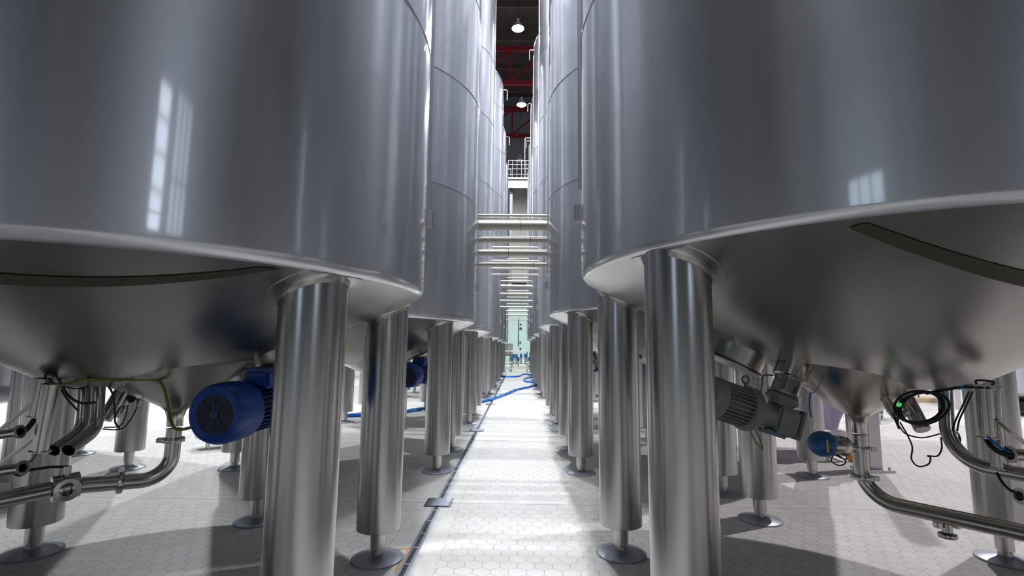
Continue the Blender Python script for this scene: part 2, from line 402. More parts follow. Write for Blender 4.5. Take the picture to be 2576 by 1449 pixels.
# dark strips painting a reflected band onto the nearest cones
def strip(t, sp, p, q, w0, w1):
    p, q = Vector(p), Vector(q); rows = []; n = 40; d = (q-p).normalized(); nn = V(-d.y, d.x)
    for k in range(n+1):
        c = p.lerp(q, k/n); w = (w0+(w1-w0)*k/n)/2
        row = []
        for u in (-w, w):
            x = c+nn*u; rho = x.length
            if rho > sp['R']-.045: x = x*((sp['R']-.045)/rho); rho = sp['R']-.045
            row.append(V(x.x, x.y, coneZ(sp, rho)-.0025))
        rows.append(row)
    MB().grid(rows, False).build('reflection_strip', 'olive', t)
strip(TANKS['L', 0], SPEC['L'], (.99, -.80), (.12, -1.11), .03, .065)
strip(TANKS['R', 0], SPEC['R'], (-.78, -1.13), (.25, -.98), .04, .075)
# ------------------------------------------------------------------ floor drain
dr = thing('floor_drain', (-.615, 10, 0), 'long slotted stainless drain channel set in the white floor along the aisle', 'drain')
B0 = (-.615, 10, 0)
b = MB()
for sx in (-1, 1): b.box((-.615+sx*.0215, 12, .0015), (.017, 22.6, .003))
b.build('edge_rail', 'drain', dr, base=B0, smooth=False)
MB().box((-.615, 12, -.004), (.032, 22.6, .0095)).build('slot', 'black', dr, base=B0, smooth=False)
b = MB(); y = 1.07
while y < 20: b.box((-.615, y, .0018), (.03, .012, .003)); y += .236
b.build('cross_bars', 'frame_pale', dr, base=B0, smooth=False)
for k in range(5):
    y = 4.09+k*3.51
    o = MB().box((-.615, y, .003), (.205, .215, .006)).build('drain_frame', 'dark_steel', dr, base=B0, smooth=False)
    MB().box((-.615, y, .005), (.165, .20, .008)).build('drain_cover', 'drain', o, base=B0, smooth=False)
b = MB()
b.box((-.657, 3.02, .001), (.009, .34, .0015)); b.box((-.725, 3.17, .001), (.13, .007, .0015), Matrix.Rotation(.05, 3, 'Z')); b.box((-.642, 3.20, .0011), (.02, .05, .0015))
b.box((-.80, 3.2, .001), (.05, .006, .0015), Matrix.Rotation(-.5, 3, 'Z')); b.box((-.85, 3.19, .001), (.05, .006, .0015), Matrix.Rotation(.5, 3, 'Z'))
tag(b.build('rust_stain', 'rust', base=(-.66, 3.1, 0), smooth=False), 'orange rust stain in the grout beside the drain near the left front foot', 'stain')
# ------------------------------------------------------------------ pipes crossing between the two rows
def xpipe(py, yd, dia, label, x0=-3.0, x1=3.0, px=1295, joint=.05):
    z = aty(px, py, yd).z
    t = thing('cross_pipe', (0, yd, z), label, 'pipe', 'horizontal pipes crossing between the tank rows')
    MB().cyl((x0, 0, 0), (x1, 0, 0), dia/2, n=28).build('pipe_run', 'xpipe', t)
    MB().lathe([(dia/2+.0015, -.004), (dia/2+.003, 0), (dia/2+.0015, .004)], V(joint, 0, 0), V(1, 0, 0), 28, cap=False).build('joint', 'dark_steel', t)
    return t
ORD = ['topmost', 'second from the top', 'third from the top', 'fourth from the top', 'fifth from the top', 'sixth from the top']
for i, (py, d, j) in enumerate([(542, .032, 0), (550, .022, .1), (567, .155, .0), (603, .10, .15), (636, .105, -.17), (665.5, .068, .2)]):
    xpipe(py, 7.26, d, ('thick' if d > .09 else 'thin')+' horizontal steel pipe of the nearest crossing set, '+ORD[i], joint=j)
for i, (py, d) in enumerate([(622.5, .045), (657, .05), (676, .05), (691, .045)]):
    xpipe(py, 11.0, d, 'thin horizontal pipe of the upper far crossing set, '+ORD[i]+' of its four')
for i, (py, d) in enumerate([(707, .03), (720.5, .105), (739.5, .075), (757, .07), (772.5, .055)]):
    xpipe(py, 14.75, d, 'horizontal pipe of the lower far crossing set, '+ORD[i]+' of its five')
for i, (py, d) in enumerate([(652, .06), (699, .05), (732, .06), (748, .04), (765, .05), (782, .06), (792, .07), (804, .045)]):
    xpipe(py, 21.0, d, 'farthest crossing pipe in front of the doorway, '+(ORD+['seventh from the top', 'lowest'])[i], -.9, 1.1)
# ------------------------------------------------------------------ end room below the platform
E0 = V(.3, 32.9, 0)
def wallbox(name, px, py, w, h, mat, label, cat, yd=32.9, dep=.08, shape='box'):
    p = aty(px, py, yd)
    m = MB()
    if shape == 'box': m.box(p, (w, dep, h))
    else: m.cyl(p+V(0, dep/2, 0), p-V(0, dep/2, 0), w/2, n=20)
    return tag(m.build(name, mat, base=p, bevel=0), label, cat)
t = thing('mezzanine', (.3, 29.5, 3.9), 'dark platform floor roofing the bright end room', 'platform')
MB().box((0, .1, .14), (8, 6.8, .22)).build('floor_slab', 'dark_steel', t, smooth=False)
MB().box((0, -3.2, .2), (8, .12, .35)).build('edge_beam', 'rail', t, smooth=False)
wallbox('alarm_bell', 1310, 827, .18, .18, 'red', 'round red alarm on the white wall of the end room', 'alarm', shape='cyl')
wallbox('emergency_light', 1310, 816.5, .12, .12, 'black', 'small black round fitting above the red alarm on the end wall', 'light', shape='cyl')
wallbox('switch_box', 1309, 878, .10, .16, 'red', 'small red box at the foot of the wall conduit in the end room', 'box')
wallbox('wall_socket', 1309, 862, .12, .14, 'dark_steel', 'small dark box on the end wall between conduit and red box', 'box')
p0, p1 = aty(1305, 800, 32.9), aty(1304, 871, 32.9)
tag(MB().cyl(p0, p1, .03, n=8).build('wall_conduit', 'dark_steel', base=p1), 'thin grey conduit running down the white end wall', 'conduit')
p = aty(1279, 879, 27)
t = thing('control_cabinet', (p.x, 27, 0), 'grey steel control cabinet at the left of the end doorway', 'cabinet')
za, zb = aty(1279, 895, 27).z, aty(1279, 865, 27).z
MB().box((0, 0, (za+zb)/2), (.46, .3, zb-za)).build('body', 'dark_steel', t, bevel=.01)
MB().box((.02, -.16, (za+zb)/2), (.40, .02, zb-za-.06)).build('door', 'grey_paint', t)
for sx in (-.18, .18): MB().cyl((sx, 0, 0), (sx, 0, za), .03, n=10).build('leg', 'pipe', t)
t = thing('valve_manifold', (.35, 26.4, 0), 'rack of process pipes at the end of the aisle', 'manifold')
def mz(py): return aty(1310, py, 26.4).z
xl, xr = aty(1270, 900, 26.4).x-.35, aty(1333, 900, 26.4).x-.35
for py, r in ((884, .03), (913, .03), (922, .04), (927, .045)):
    MB().cyl((xl, 0, mz(py)), (xr, 0, mz(py)), r, n=10).build('header_pipe', 'pipe', t)
for px in (1270, 1283, 1326, 1333):
    x = aty(px, 900, 26.4).x-.35
    MB().cyl((x, .05, .0), (x, .05, mz(884)), .03, n=10).build('upright', 'pipe', t)
for k, (px, py) in enumerate([(1292, 895), (1299, 895.5), (1304, 903), (1311, 894.5), (1321.5, 894.5), (1288, 902), (1332, 903)]):
    q = aty(px, py, 26.4)
    v = thing('process_valve', (q.x, 26.4, q.z-.42), 'blue-headed process valve on the far manifold, number %s from the left' % ['two', 'three', 'four', 'five', 'six', 'one', 'seven'][k], 'valve', 'blue-headed valves on the far manifold')
    MB().lathe([(.05, 0), (.05, .12), (.035, .14), (.055, .18), (.055, .32)], n=14).build('body', 'pipe', v)
    MB().lathe([(.055, .32), (.068, .36), (.068, .47), (.05, .52)], n=14).build('actuator_head', 'valve_blue', v)
# high platform with railing and the dark frame below it
yP = 26.0; za = aty(1308, 447, yP).z; zt = aty(1308, 404, yP).z; zm = aty(1308, 425, yP).z
xa, xb = aty(1278, 440, yP).x, aty(1334, 440, yP).x
t = thing('high_walkway', ((xa+xb)/2, yP, za), 'steel walkway with tube railing high between the tank rows', 'walkway')
w = xb-xa
MB().box((0, .5, -.06), (w+.1, 1.2, .10)).build('deck', 'rail', t, smooth=False)
MB().box((0, .5, -.35), (w+.1, 1.0, .45)).build('deck_beam', 'dark_steel', t, smooth=False)
for z in (zt-za, zm-za, (zt+zm)/2-za, .18): MB().cyl((-w/2, 0, z), (w/2, 0, z), .013, n=8).build('rail', 'rail', t)
for k in range(6): MB().cyl((-w/2+k*w/5, 0, 0), (-w/2+k*w/5, 0, zt-za), .013, n=8).build('post', 'rail', t)
MB().tube(elbow([(.30, .1, 0), (.30, .1, aty(1320, 345, yP).z-za), (.55, .1, aty(1320, 345, yP).z-za)], .06, 4), .014, 8).build('tall_rail', 'rail', t)
for px, wd in ((1284, .16), (1333.5, .14)):
    q = aty(px, 600, 25.9)
    tag(MB().box((q.x, 26.5, (za-.575+4.15)/2), (wd, .2, za-.575-4.15)).build('steel_column', 'dark_steel', base=(q.x, 26.5, 4.15), smooth=False), 'dark steel column under the high walkway, %s of the aisle' % ('left' if px < 1300 else 'right'), 'column')
# ------------------------------------------------------------------ roof trusses and lamps
def truss(yd, label):
    zl, zu = 15.05, 16.95
    t = thing('roof_truss', (0, yd, zl), label, 'truss', 'red steel roof trusses')
    MB().box((4, 0, 0), (36, .18, .26)).build('bottom_chord', 'red', t, smooth=False)
    MB().box((4, 0, zu-zl), (36, .18, .24)).build('top_chord', 'red', t, smooth=False)
    for k in range(13):
        x = -8.6+k*2.0
        MB().box((x, 0, (zu-zl)/2), (.12, .12, zu-zl)).build('vertical_web', 'red', t, smooth=False)
        MB().bar((x, 0, .1), (x+1.95, 0, zu-zl-.1), .09, .09, up=V(0, 1, 0)).build('diagonal_web', 'red', t, smooth=False)
truss(24.9, 'red lattice roof truss behind the nearer lit lamp')
truss(31.5, 'red lattice roof truss low over the far walkway')
truss(18.3, 'red lattice roof truss right above the nearer lit lamp')
for k in range(8):
    y = 14+k*2.6
    tag(MB().box((4, y, 17.22), (36, .14, .3)).build('purlin', 'ceil', base=(4, y, 17.22), smooth=False), 'dark brown purlin under the dark roof above the trusses', 'purlin', 'purlins under the roof')
def high_bay(loc, lit, label):
    t = thing('high_bay_lamp', loc, label, 'lamp', 'high bay lamps over the aisle')
    MB().lathe([(.045, .42), (.06, .30), (.10, .26), (.19, .12), (.25, 0), (.245, 0), (.18, .12), (.09, .25), (.02, .26)], n=32, cap=False).build('lamp_shade', 'lamp_shade', t)
    MB().lathe([(.02, .10), (.20, .045), (.23, .0), (.15, -.05), (.05, -.075), (.001, -.08)], n=32, cap=False).build('bulb_glass', 'lamp_on' if lit else 'white', t)
    MB().cyl((0, 0, .42), (0, 0, 18.48-loc[2]), .012, n=6).build('cord', 'black', t)
q = aty(1303, 72, 18.7); high_bay((q.x, 18.7, q.z), True, 'lit white high bay lamp nearest over the aisle, at the top of the gap')
q = aty(1312, 264, 24.4); high_bay((q.x, 24.4, q.z), True, 'lit white high bay lamp farther along the aisle, between the red trusses')
q = aty(1308, 404, 30.6); high_bay((q.x, 30.6, q.z), False, 'unlit high bay lamp above the far walkway railing')
# ------------------------------------------------------------------ blue hoses on the floor
def hose(pts, label, r=.033):
    P = [atz(x, y, r) for x, y in pts]; P = [V(p.x, p.y, r) for p in P]
    base = V(P[0].x, P[0].y, 0); t = thing('hose', base, label, 'hose', 'blue hoses across the floor')
    C = catmull(P, 12)
    MB().tube([p-base for p in C], r, 12).build('hose_body', 'hose', t)
    b = MB(); acc = 0; seg = []
    rows = []; ph = 0
    for i in range(len(C)-1):
        d = (C[i+1]-C[i]); n = max(1, int(d.length/.03)); tt = d.normalized(); sd = V(-tt.y, tt.x, 0)
        for k in range(n):
            c = C[i]+d*k/n; ph += d.length/n*11; row = []
            for u in (-.22, .22):
                a = math.sin(ph)*1.0+PI/2; row.append(c-base+tt*u*.10+(sd*math.cos(a)+V(0, 0, 1)*math.sin(a))*(r+.0015))
            rows.append(row)
    b.grid(rows, False).build('spiral_stripe', 'hose_mark', t)
hose([(760, 1052), (870, 1045), (960, 1041), (1050, 1030), (1130, 1020), (1210, 1010), (1262, 995), (1300, 980), (1335, 972), (1350, 966), (1342, 961), (1322, 959), (1319, 953), (1335, 949), (1352, 947)],
     'long blue hose with white spiral curving over the drain from the left tanks')
hose([(1262, 947), (1285, 947.5), (1305, 946), (1318, 941), (1332, 942), (1350, 946)], 'short blue hose lying across the aisle near the end doorway')
# ------------------------------------------------------------------ tank outlet pipes
def clamp(mb, p, ax, r, w=.02):
    mb.lathe([(r, -w/2), (r+.014, -w/2), (r+.016, 0), (r+.014, w/2), (r, w/2)], p, ax, 28, cap=False)
def clampset(parent, base, p, ax, r, side, name='clamp'):
    b = MB(); clamp(b, Vector(p), ax, r); c = b.build(name, 'pipe', parent, base=base)
    s = Vector(side).normalized(); a = Vector(ax).normalized()
    q = Vector(p)+s*(r+.022)
    o = MB().box(q, (.03, .022, .022), Matrix((s, a.cross(s), a)).transposed()).build('clamp_nut', 'spindle', c, base=base, bevel=.003)
r0 = .0335
def outlet_xy(side):
    return V(SPEC[side]['cx']+(OX['L'] if side == 'L' else -OX['R']), YC[0]+DY[side], 0)
o = outlet_xy('R'); zb = .81
t = thing('drain_pipe', (o.x, o.y, 0), 'steel outlet pipe with blue-capped valve bending right below the nearest right tank', 'pipe')
pe = aty(2576, 1290, 2.14); 
P = [V(o.x, o.y, .80), V(o.x, o.y, .50), V(o.x+.30, o.y-.30*1.35, .50), V(o.x+1.3, o.y-1.3*1.35-.2, .50)]
MB().tube(elbow(P, .16, 10), r0, 20).build('pipe_run', 'pipe', t, base=o)
for z in (.735, .60): clampset(t, o, (o.x, o.y, z), (0, 0, 1), r0, (1, -.6, 0))
d = V(-.93, -.2, .12).normalized(); c = V(o.x, o.y, .735)
va = MB().cyl(c+d*.035, c+d*.07, .022, n=16).cyl(c+d*.07, c+d*.09, .036, n=24).build('valve_neck', 'spindle', t, base=o)
MB().lathe([(.044, 0), (.049, .008), (.049, .095), (.046, .10)], c+d*.085, d, 32).build('actuator_body', 'inner', t, base=o)
a = MB().lathe([(.054, 0), (.060, .012), (.060, .045), (.053, .065), (.038, .085), (.018, .095)], c+d*.18, d, 32).build('actuator_cap', 'valve_blue', t, base=o)
q = c+d*.215+V(-.01, -.060, .0)
MB().box(q, (.007, .004, .055)).build('warning_sticker', 'yellow', a, base=o)
tv = V(P[2].x-.03, P[2].y+.06, .50)
tv = V(o.x+.21, o.y-.22, .5)
b = MB().cyl(tv, tv-V(0, 0, .075), .02, n=16); b.lathe([(.02, 0), (.034, .004), (.036, .012), (.034, .02), (.02, .024)], tv-V(0, 0, .078), V(0, 0, -1), 24); s_ = b.build('sample_stub', 'pipe', t, base=o)
b = MB(); b.box(tv+V(.04, 0, -.045), (.026, .03, .028)); b.build('wing_nut', 'spindle', s_, base=o, bevel=.004)
MB().box(tv+V(-.04, 0, -.045), (.026, .03, .028)).build('clamp_hinge', 'spindle', s_, base=o, bevel=.004)
o = outlet_xy('L')
t = thing('drain_pipe', (o.x, o.y, 0), 'steel outlet pipe with lever valve bending left below the nearest left tank', 'pipe')
P = [V(o.x, o.y, .80), V(o.x, o.y, .565), aty(165, 1224, 2.225), aty(-60, 1270, 2.02)]
MB().tube(elbow(P, .17, 12), r0, 20).build('pipe_run', 'pipe', t, base=o)
clampset(t, o, (o.x, o.y, .745), (0, 0, 1), r0, (-1, -.3, 0))
d1 = (P[2]-P[1]).normalized()
clampset(t, o, P[1]+d1*.19, d1, r0, (0, 0, 1))
dd = (P[3]-P[2]).normalized(); c = P[2]
vb = MB().lathe([(.034, -.05), (.052, -.045), (.052, -.015), (.045, -.01), (.045, .01), (.052, .015), (.052, .045), (.034, .05)], c, dd, 28, cap=False).build('valve_body', 'pipe', t, base=o)
sd = V(dd.y, -dd.x, 0).normalized()
if sd.y > 0: sd = -sd
MB().lathe([(.028, 0), (.028, .05), (.044, .052), (.046, .062), (.030, .064), (.030, .03), (.001, .03)], c, V(.75, -.65, -.05), 28).build('open_port', 'pipe', vb, base=o)
h = MB().cyl(c+V(0, 0, .03), c+V(0, 0, .085), .014, n=14).build('valve_stem', 'spindle', vb, base=o)
lv = MB().tube([c+V(0, 0, .082), c+V(-.06, -.02, .085), c+V(-.14, -.05, .075)], .006, 8); lv.lathe([(.004, -.022), (.017, -.014), (.021, 0), (.017, .014), (.004, .022)], c+V(-.152, -.055, .073), V(-.9, -.3, 0), 16)
lv.build('lever', 'black', vb, base=o)
# ------------------------------------------------------------------ gear motors
def cone_pt(side, dx, dy):
    rho = math.hypot(dx, dy); sp = SPEC[side]
    return V(sp['cx']+dx, YC[0]+DY[side]+dy, 0)
# right, grey
fl = aty(1988, 943, 2.46)
ax = V(-.42, -.10, -.90).normalized()
t = thing('gear_motor', (fl.x, fl.y, 0), 'dark grey gear motor with eye bolt flanged under the nearest right cone', 'motor')
Bm = V(fl.x, fl.y, 0)
u = fl-ax*.06
MB().lathe([(.075, 0), (.075, .075), (.064, .08), (.064, .085)], u, ax, 36).build('mounting_flange', 'inner', t, base=Bm)
b = MB(); a0 = ax.orthogonal().normalized(); b0 = ax.cross(a0)
for k in range(6):
    an = k*PI/3+.4; dd = a0*math.cos(an)+b0*math.sin(an); nn = ax.cross(dd)
    R3 = Matrix((dd, nn, ax)).transposed()
    b.box(u+ax*.115+dd*.054, (.008, .030, .085), R3)
b.lathe([(.058, .152), (.072, .155), (.074, .170), (.058, .172)], u, ax, 36)
b.cyl(u+ax*.06, u+ax*.19, .018, n=16)
b.build('lantern', 'pipe', t, base=Bm)
g0 = u+ax*.172
MB().lathe([(.066, 0), (.074, .01), (.074, .022), (.058, .035), (.05, .05)], g0, ax, 36).build('output_flange', 'grey_paint', t, base=Bm)
md = aty(1822, 1000, 2.45)-aty(1975, 1050, 2.45); md = V(md.x, -.05, md.z).normalized()
gc = g0+ax*.11
zz = md; yy_ = V(0, 1, 0)-zz*zz.y; yy_.normalize(); xx = yy_.cross(zz); Rm = Matrix((xx, yy_, zz)).transposed()
b = MB(); b.box(gc-md*.035, (.125, .115, .115), Rm); b.build('gearbox', 'grey_paint', t, base=Bm, bevel=.012)
MB().box(gc-md*.10, (.135, .125, .018), Rm).build('end_cover', 'grey_paint', t, base=Bm, bevel=.004)
MB().box(gc+md*.0-xx*(.07 if xx.z > 0 else -.07), (.022, .09, .11), Rm).build('side_cover', 'blue_grey', t, base=Bm, bevel=.008)
mo = MB().lathe([(.052, .02), (.056, .07), (.075, .10), (.098, .125), (.102, .14), (.102, .165), (.09, .17)], gc, md, 40).build('motor_flange', 'grey_paint', t, base=Bm)
b = MB().lathe([(.072, .165), (.072, .32)], gc, md, 40)
for k in range(30):
    an = k*2*PI/30; dd = xx*math.cos(an)+yy_*math.sin(an); R3 = Matrix((dd, zz.cross(dd), zz)).transposed()
    b.box(gc+md*.243+dd*.082, (.022, .004, .15), R3)
b.build('finned_housing', 'grey_paint', t, base=Bm, smooth=False)
MB().lathe([(.094, .30), (.096, .31), (.096, .36), (.085, .375), (.05, .38)], gc, md, 40).build('fan_cover', 'grey_paint', t, base=Bm)
ev = gc+md*.15+V(0, 0, .10)
MB().cyl(ev, ev+V(0, 0, .018), .007, n=10).tube([ev+V(.016*math.sin(k*PI/8), 0, .033-.016*math.cos(k*PI/8)) for k in range(17)], .0045, 8).build('eye_bolt', 'dark_steel', t, base=Bm)
# left, blue
fl = aty(628, 925, 2.78)
ax = V(.42, -.12, -.90).normalized()
t = thing('gear_motor', (fl.x, fl.y, 0), 'bright blue gear motor with black fan grille flanged under the nearest left cone', 'motor')
Bm = V(fl.x, fl.y, 0); u = fl-ax*.09
MB().lathe([(.062, 0), (.062, .10), (.055, .105)], u, ax, 36).build('mounting_flange', 'inner', t, base=Bm)
b = MB(); a0 = ax.orthogonal().normalized(); b0 = ax.cross(a0)
for k in range(5):
    an = k*2*PI/5+.5; dd = a0*math.cos(an)+b0*math.sin(an); R3 = Matrix((dd, ax.cross(dd), ax)).transposed()
    b.box(u+ax*.145+dd*.05, (.008, .032, .09), R3)
b.lathe([(.05, .18), (.078, .19), (.08, .205), (.05, .207)], u, ax, 36); b.cyl(u+ax*.1, u+ax*.2, .018, n=16)
b.build('lantern', 'pipe', t, base=Bm)
g0 = u+ax*.207
tip = aty(536, 1044, 2.14); md = V(-.12, -.99, -.03).normalized()
zz = md; yy_ = zz.cross(V(0, 0, 1)).normalized(); xx = yy_.cross(zz); Rm = Matrix((xx, yy_, zz)).transposed()
gc = tip-md*.62
MB().lathe([(.07, 0), (.088, .008), (.088, .022), (.06, .04)], g0, ax, 36).build('output_flange', 'blue', t, base=Bm)
MB().box(gc-md*.0, (.17, .16, .20), Rm).build('gearbox', 'blue', t, base=Bm, bevel=.02)
MB().box(gc-xx*.10+md*.10, (.05, .13, .14), Rm).build('side_cover', 'blue', t, base=Bm, bevel=.012)
MB().lathe([(.075, .09), (.105, .12), (.122, .15), (.122, .18), (.105, .19)], gc, md, 40).build('motor_flange', 'blue', t, base=Bm)
b = MB().lathe([(.090, .17), (.090, .47)], gc, md, 40)
for k in range(34):
    an = k*2*PI/34; dd = xx*math.cos(an)+yy_*math.sin(an); R3 = Matrix((dd, zz.cross(dd), zz)).transposed()
    b.box(gc+md*.325+dd*.103, (.028, .0045, .27), R3)
b.build('finned_housing', 'blue_dark', t, base=Bm, smooth=False)
MB().lathe([(.124, .455), (.128, .46), (.130, .55), (.128, .595), (.118, .615), (.106, .62), (.086, .612)], gc, md, 56, cap=False).build('fan_cover', 'blue', t, base=Bm)
g_ = MB().lathe([(.087, .612), (.001, .612)], gc, md, 40, cap=False).build('fan_grille', 'black', t, base=Bm)
b = MB()
for k in range(8):
    an = k*PI/4; dd = xx*math.cos(an)+yy_*math.sin(an); b.bar(gc+md*.614+dd*.02, gc+md*.614+dd*.085, .0025, .0015)
for rr in (.035, .05, .065, .078): b.lathe([(rr, .613), (rr+.0015, .6135), (rr+.003, .613)], gc, md, 40, cap=False)
b.lathe([(.012, .612), (.02, .615), (.001, .616)], gc, md, 16)
b.build('grille_wires', 'blue_dark', g_, base=Bm)
MB().box(gc+md*.34+xx*.13+yy_*-.04, (.085, .13, .15), Rm).build('terminal_box', 'blue', t, base=Bm, bevel=.014)
MB().box(gc+md*.34+xx*.175+yy_*-.04, (.012, .14, .16), Rm).build('terminal_lid', 'blue', t, base=Bm, bevel=.004)
rows = [[gc+md*zc+(xx*math.cos(an)+yy_*math.sin(an))*.1315 for an in [PI*.06-.2+.02*k for k in range(22)]] for zc in (.50, .545)]
MB().grid(rows, False).build('paper_label', 'white', t, base=Bm)
# ------------------------------------------------------------------ copies of the fittings under the next tanks
def relocate(src, dx, dy, label):
    c = copy_tree(src); c.location = src.location+V(dx, dy, 0); c['label'] = label; c['group'] = 'fittings under the farther tanks'; return c
MOT = {m['label'].split()[1]: m for m in COL.objects if m.name.startswith('gear_motor')}
PIP = {('L' if 'lever' in m['label'] else 'R'): m for m in COL.objects if m.name.startswith('drain_pipe')}
bl = [m for m in COL.objects if m.name.startswith('gear_motor') and 'bright blue' in m['label']][0]
relocate(bl, .12, 3.16, 'blue gear motor under the second left tank, seen between its legs')
relocate(bl, 2.45, 3.75, 'blue gear motor under the second right tank, a sliver beside the second leg')
relocate(bl, .1, 6.3, 'blue gear motor under the third left tank')
relocate(PIP['L'], 0, 6.30, 'lever-valve outlet pipe under the third left tank')
# ------------------------------------------------------------------ cable ducts, bent pipes and probes around the near outlets
def part_tube(t, base, name, pts, r, mat='pipe', n=20, open_=0, flange=0):
    if open_:
        b = MB(); p, q = Vector(pts[0]), Vector(pts[-1]); b.hollow(p, q, r, .003)
        if flange:
            ax = (q-p).normalized()
            for e in (p, q): b.lathe([(r, -.002), (r+.009, -.002), (r+.009, .002), (r, .002)], e, ax, 28, cap=False)
        return b.build(name, mat, t, base=base)
    return MB().tube(pts, r, n).build(name, mat, t, base=base)
yd = 2.05
g = aty(115, 1100, yd); base = V(g.x, yd, 0)
t = thing('cable_duct', base, 'pair of upright steel cable ducts with struts at the far left under the near tank', 'duct')
part_tube(t, base, 'duct_tube', [aty(113, 953, yd), aty(94, 1048, yd)], .026, open_=1, flange=1)
part_tube(t, base, 'duct_tube', [aty(132, 967, yd-.06), aty(101, 1135, yd-.06)], .027, open_=1, flange=1)
for (a, b_) in (((-70, 1142), (90, 1006)), ((-70, 1222), (92, 1098))):
    MB().bar(aty(*a, yd), aty(*b_, yd), .006, .024, up=V(0, 1, 0)).build('strut', 'pipe', t, base=base)
part_tube(t, base, 'conduit', [aty(-90, 1108, yd-.1), aty(50, 1086, yd-.1)], .0165, open_=1, flange=1)
part_tube(t, base, 'conduit', [aty(-90, 1198, yd-.1), aty(57, 1177, yd-.1)], .019, open_=1, flange=1)
def cable(pts, r, mat, label, k=10):
    P = [aty(*p) for p in pts]
    b0 = V(P[0].x, P[0].y, 0)
    return tag(MB().tube(P, r, 8, smooth=k).build('cable', mat, base=b0), label, 'cable')
cable([(40, 1088, 1.98), (60, 1085, 2.0), (80, 1065, 2.03), (95, 1040, 2.05)], .010, 'black', 'thick black cable bundle leaving the upper left conduit')
cable([(45, 1180, 1.98), (62, 1170, 1.99), (85, 1152, 2.0), (100, 1125, 2.0)], .005, 'cable_yg', 'olive cable curving from the lower left conduit to the duct')
for pts, lab in (([(216, 925, 2.35), (207, 1085, 2.3), (135, 1133, 2.15)], 'left one of the two bent open pipes below the near left cone'),
                 ([(251, 925, 2.33), (244, 1080, 2.28), (172, 1133, 2.12)], 'right one of the two bent open pipes below the near left cone')):
    P = elbow([aty(*p) for p in pts], .10, 10); b0 = V(P[-1].x, P[-1].y, 0)
    t = thing('overflow_pipe', b0, lab, 'pipe', 'bent open pipes under the near left tank')
    MB().tube(P, .025, 20, cap=False).build('pipe_run', 'pipe', t, base=b0)
    d = (P[-2]-P[-1]).normalized()
    MB().lathe([(.0255, 0), (.022, 0), (.022, .05), (.0001, .05)], P[-1], d, 20, cap=False).build('open_end', 'black', t, base=b0)
a, b_ = aty(330, 945, 2.5), aty(262, 1056, 2.4); b0 = V(b_.x, b_.y, 0)
tag(MB().cyl(a, b_, .030, n=28).build('inclined_tube', 'pipe', base=b0), 'dark inclined steel tube beside the bent pipes under the near left cone', 'pipe')
def probe(segs, label, base):
    t = thing('level_probe', base, label, 'sensor'); return t
def stepped(t, base, p, q, prof, name='housing', mat='spindle'):
    d = (q-p).normalized(); return MB().lathe(prof, p, d, 24).build(name, mat, t, base=base)
p, q = aty(388, 950, 2.5), aty(345, 1024, 2.42); b0 = V(q.x, q.y, 0)
t = thing('level_probe', b0, 'steel probe with yellow mark angled under the near left cone', 'sensor')
L_ = (q-p).length
stepped(t, b0, p, q, [(.016, 0), (.016, .04), (.024, .045), (.024, .06), (.020, .065), (.020, L_*.75), (.013, L_-.02), (.006, L_)])
m_ = p.lerp(q, .6); MB().box(m_+V(.012, -.017, 0), (.02, .006, .025)).build('yellow_mark', 'yellow', t, base=b0)
MB().box(aty(330, 1000, 2.42), (.035, .03, .04), Matrix.Rotation(.5, 3, 'Y')).build('connector_box', 'black', t, base=b0, bevel=.004)
p, q = aty(322, 1005, 2.42), aty(296, 1045, 2.38); b1 = V(q.x, q.y, 0)
t = thing('hinged_clamp', b1, 'small chrome clamp fitting beside the inclined tube', 'fitting')
stepped(t, b1, p, q, [(.012, 0), (.016, .01), (.009, .03), (.016, .05), (.016, .07), (.008, .09)])
cable([(345, 1024, 2.42), (332, 1050, 2.4), (312, 1075, 2.38), (290, 1081, 2.36), (258, 1079, 2.35)], .0028, 'black', 'thin black cable hanging from the yellow-marked probe')
cable([(322, 1020, 2.4), (315, 1050, 2.38), (300, 1072, 2.36), (262, 1075, 2.34)], .0025, 'black', 'thin black cable hanging from the chrome clamp fitting')
cable([(215, 958, 2.22), (262, 965, 2.2), (283, 990, 2.2), (288, 1030, 2.2), (290, 1062, 2.2), (300, 1077, 2.22)], .004, 'black', 'black cable looping down right of the bent pipes')
cable([(112, 955, 2.02), (118, 938, 2.03), (135, 938, 2.05), (150, 958, 2.1), (172, 995, 2.15), (205, 1014, 2.18), (240, 1012, 2.2)], .005, 'black', 'black cable arching from the left duct across the bent pipes')
cable([(120, 950, 2.03), (145, 968, 2.06), (185, 977, 2.1), (215, 975, 2.15), (232, 962, 2.2)], .003, 'black', 'thin black cable sagging below the olive cable')
cable([(128, 960, 2.03), (150, 975, 2.06), (170, 1005, 2.12), (195, 1032, 2.18)], .004, 'black', 'black cable ending behind the left bent pipe')
cable([(118, 965, 2.0), (150, 968, 2.02), (185, 962, 2.05), (210, 955, 2.08), (300, 956, 2.15), (385, 955, 2.2), (410, 972, 2.22), (422, 1015, 2.25), (430, 1060, 2.25), (445, 1080, 2.25), (478, 1076, 2.2), (505, 1066, 2.2)], .0065, 'cable_yg', 'long olive-yellow cable running from the ducts to the blue motor')
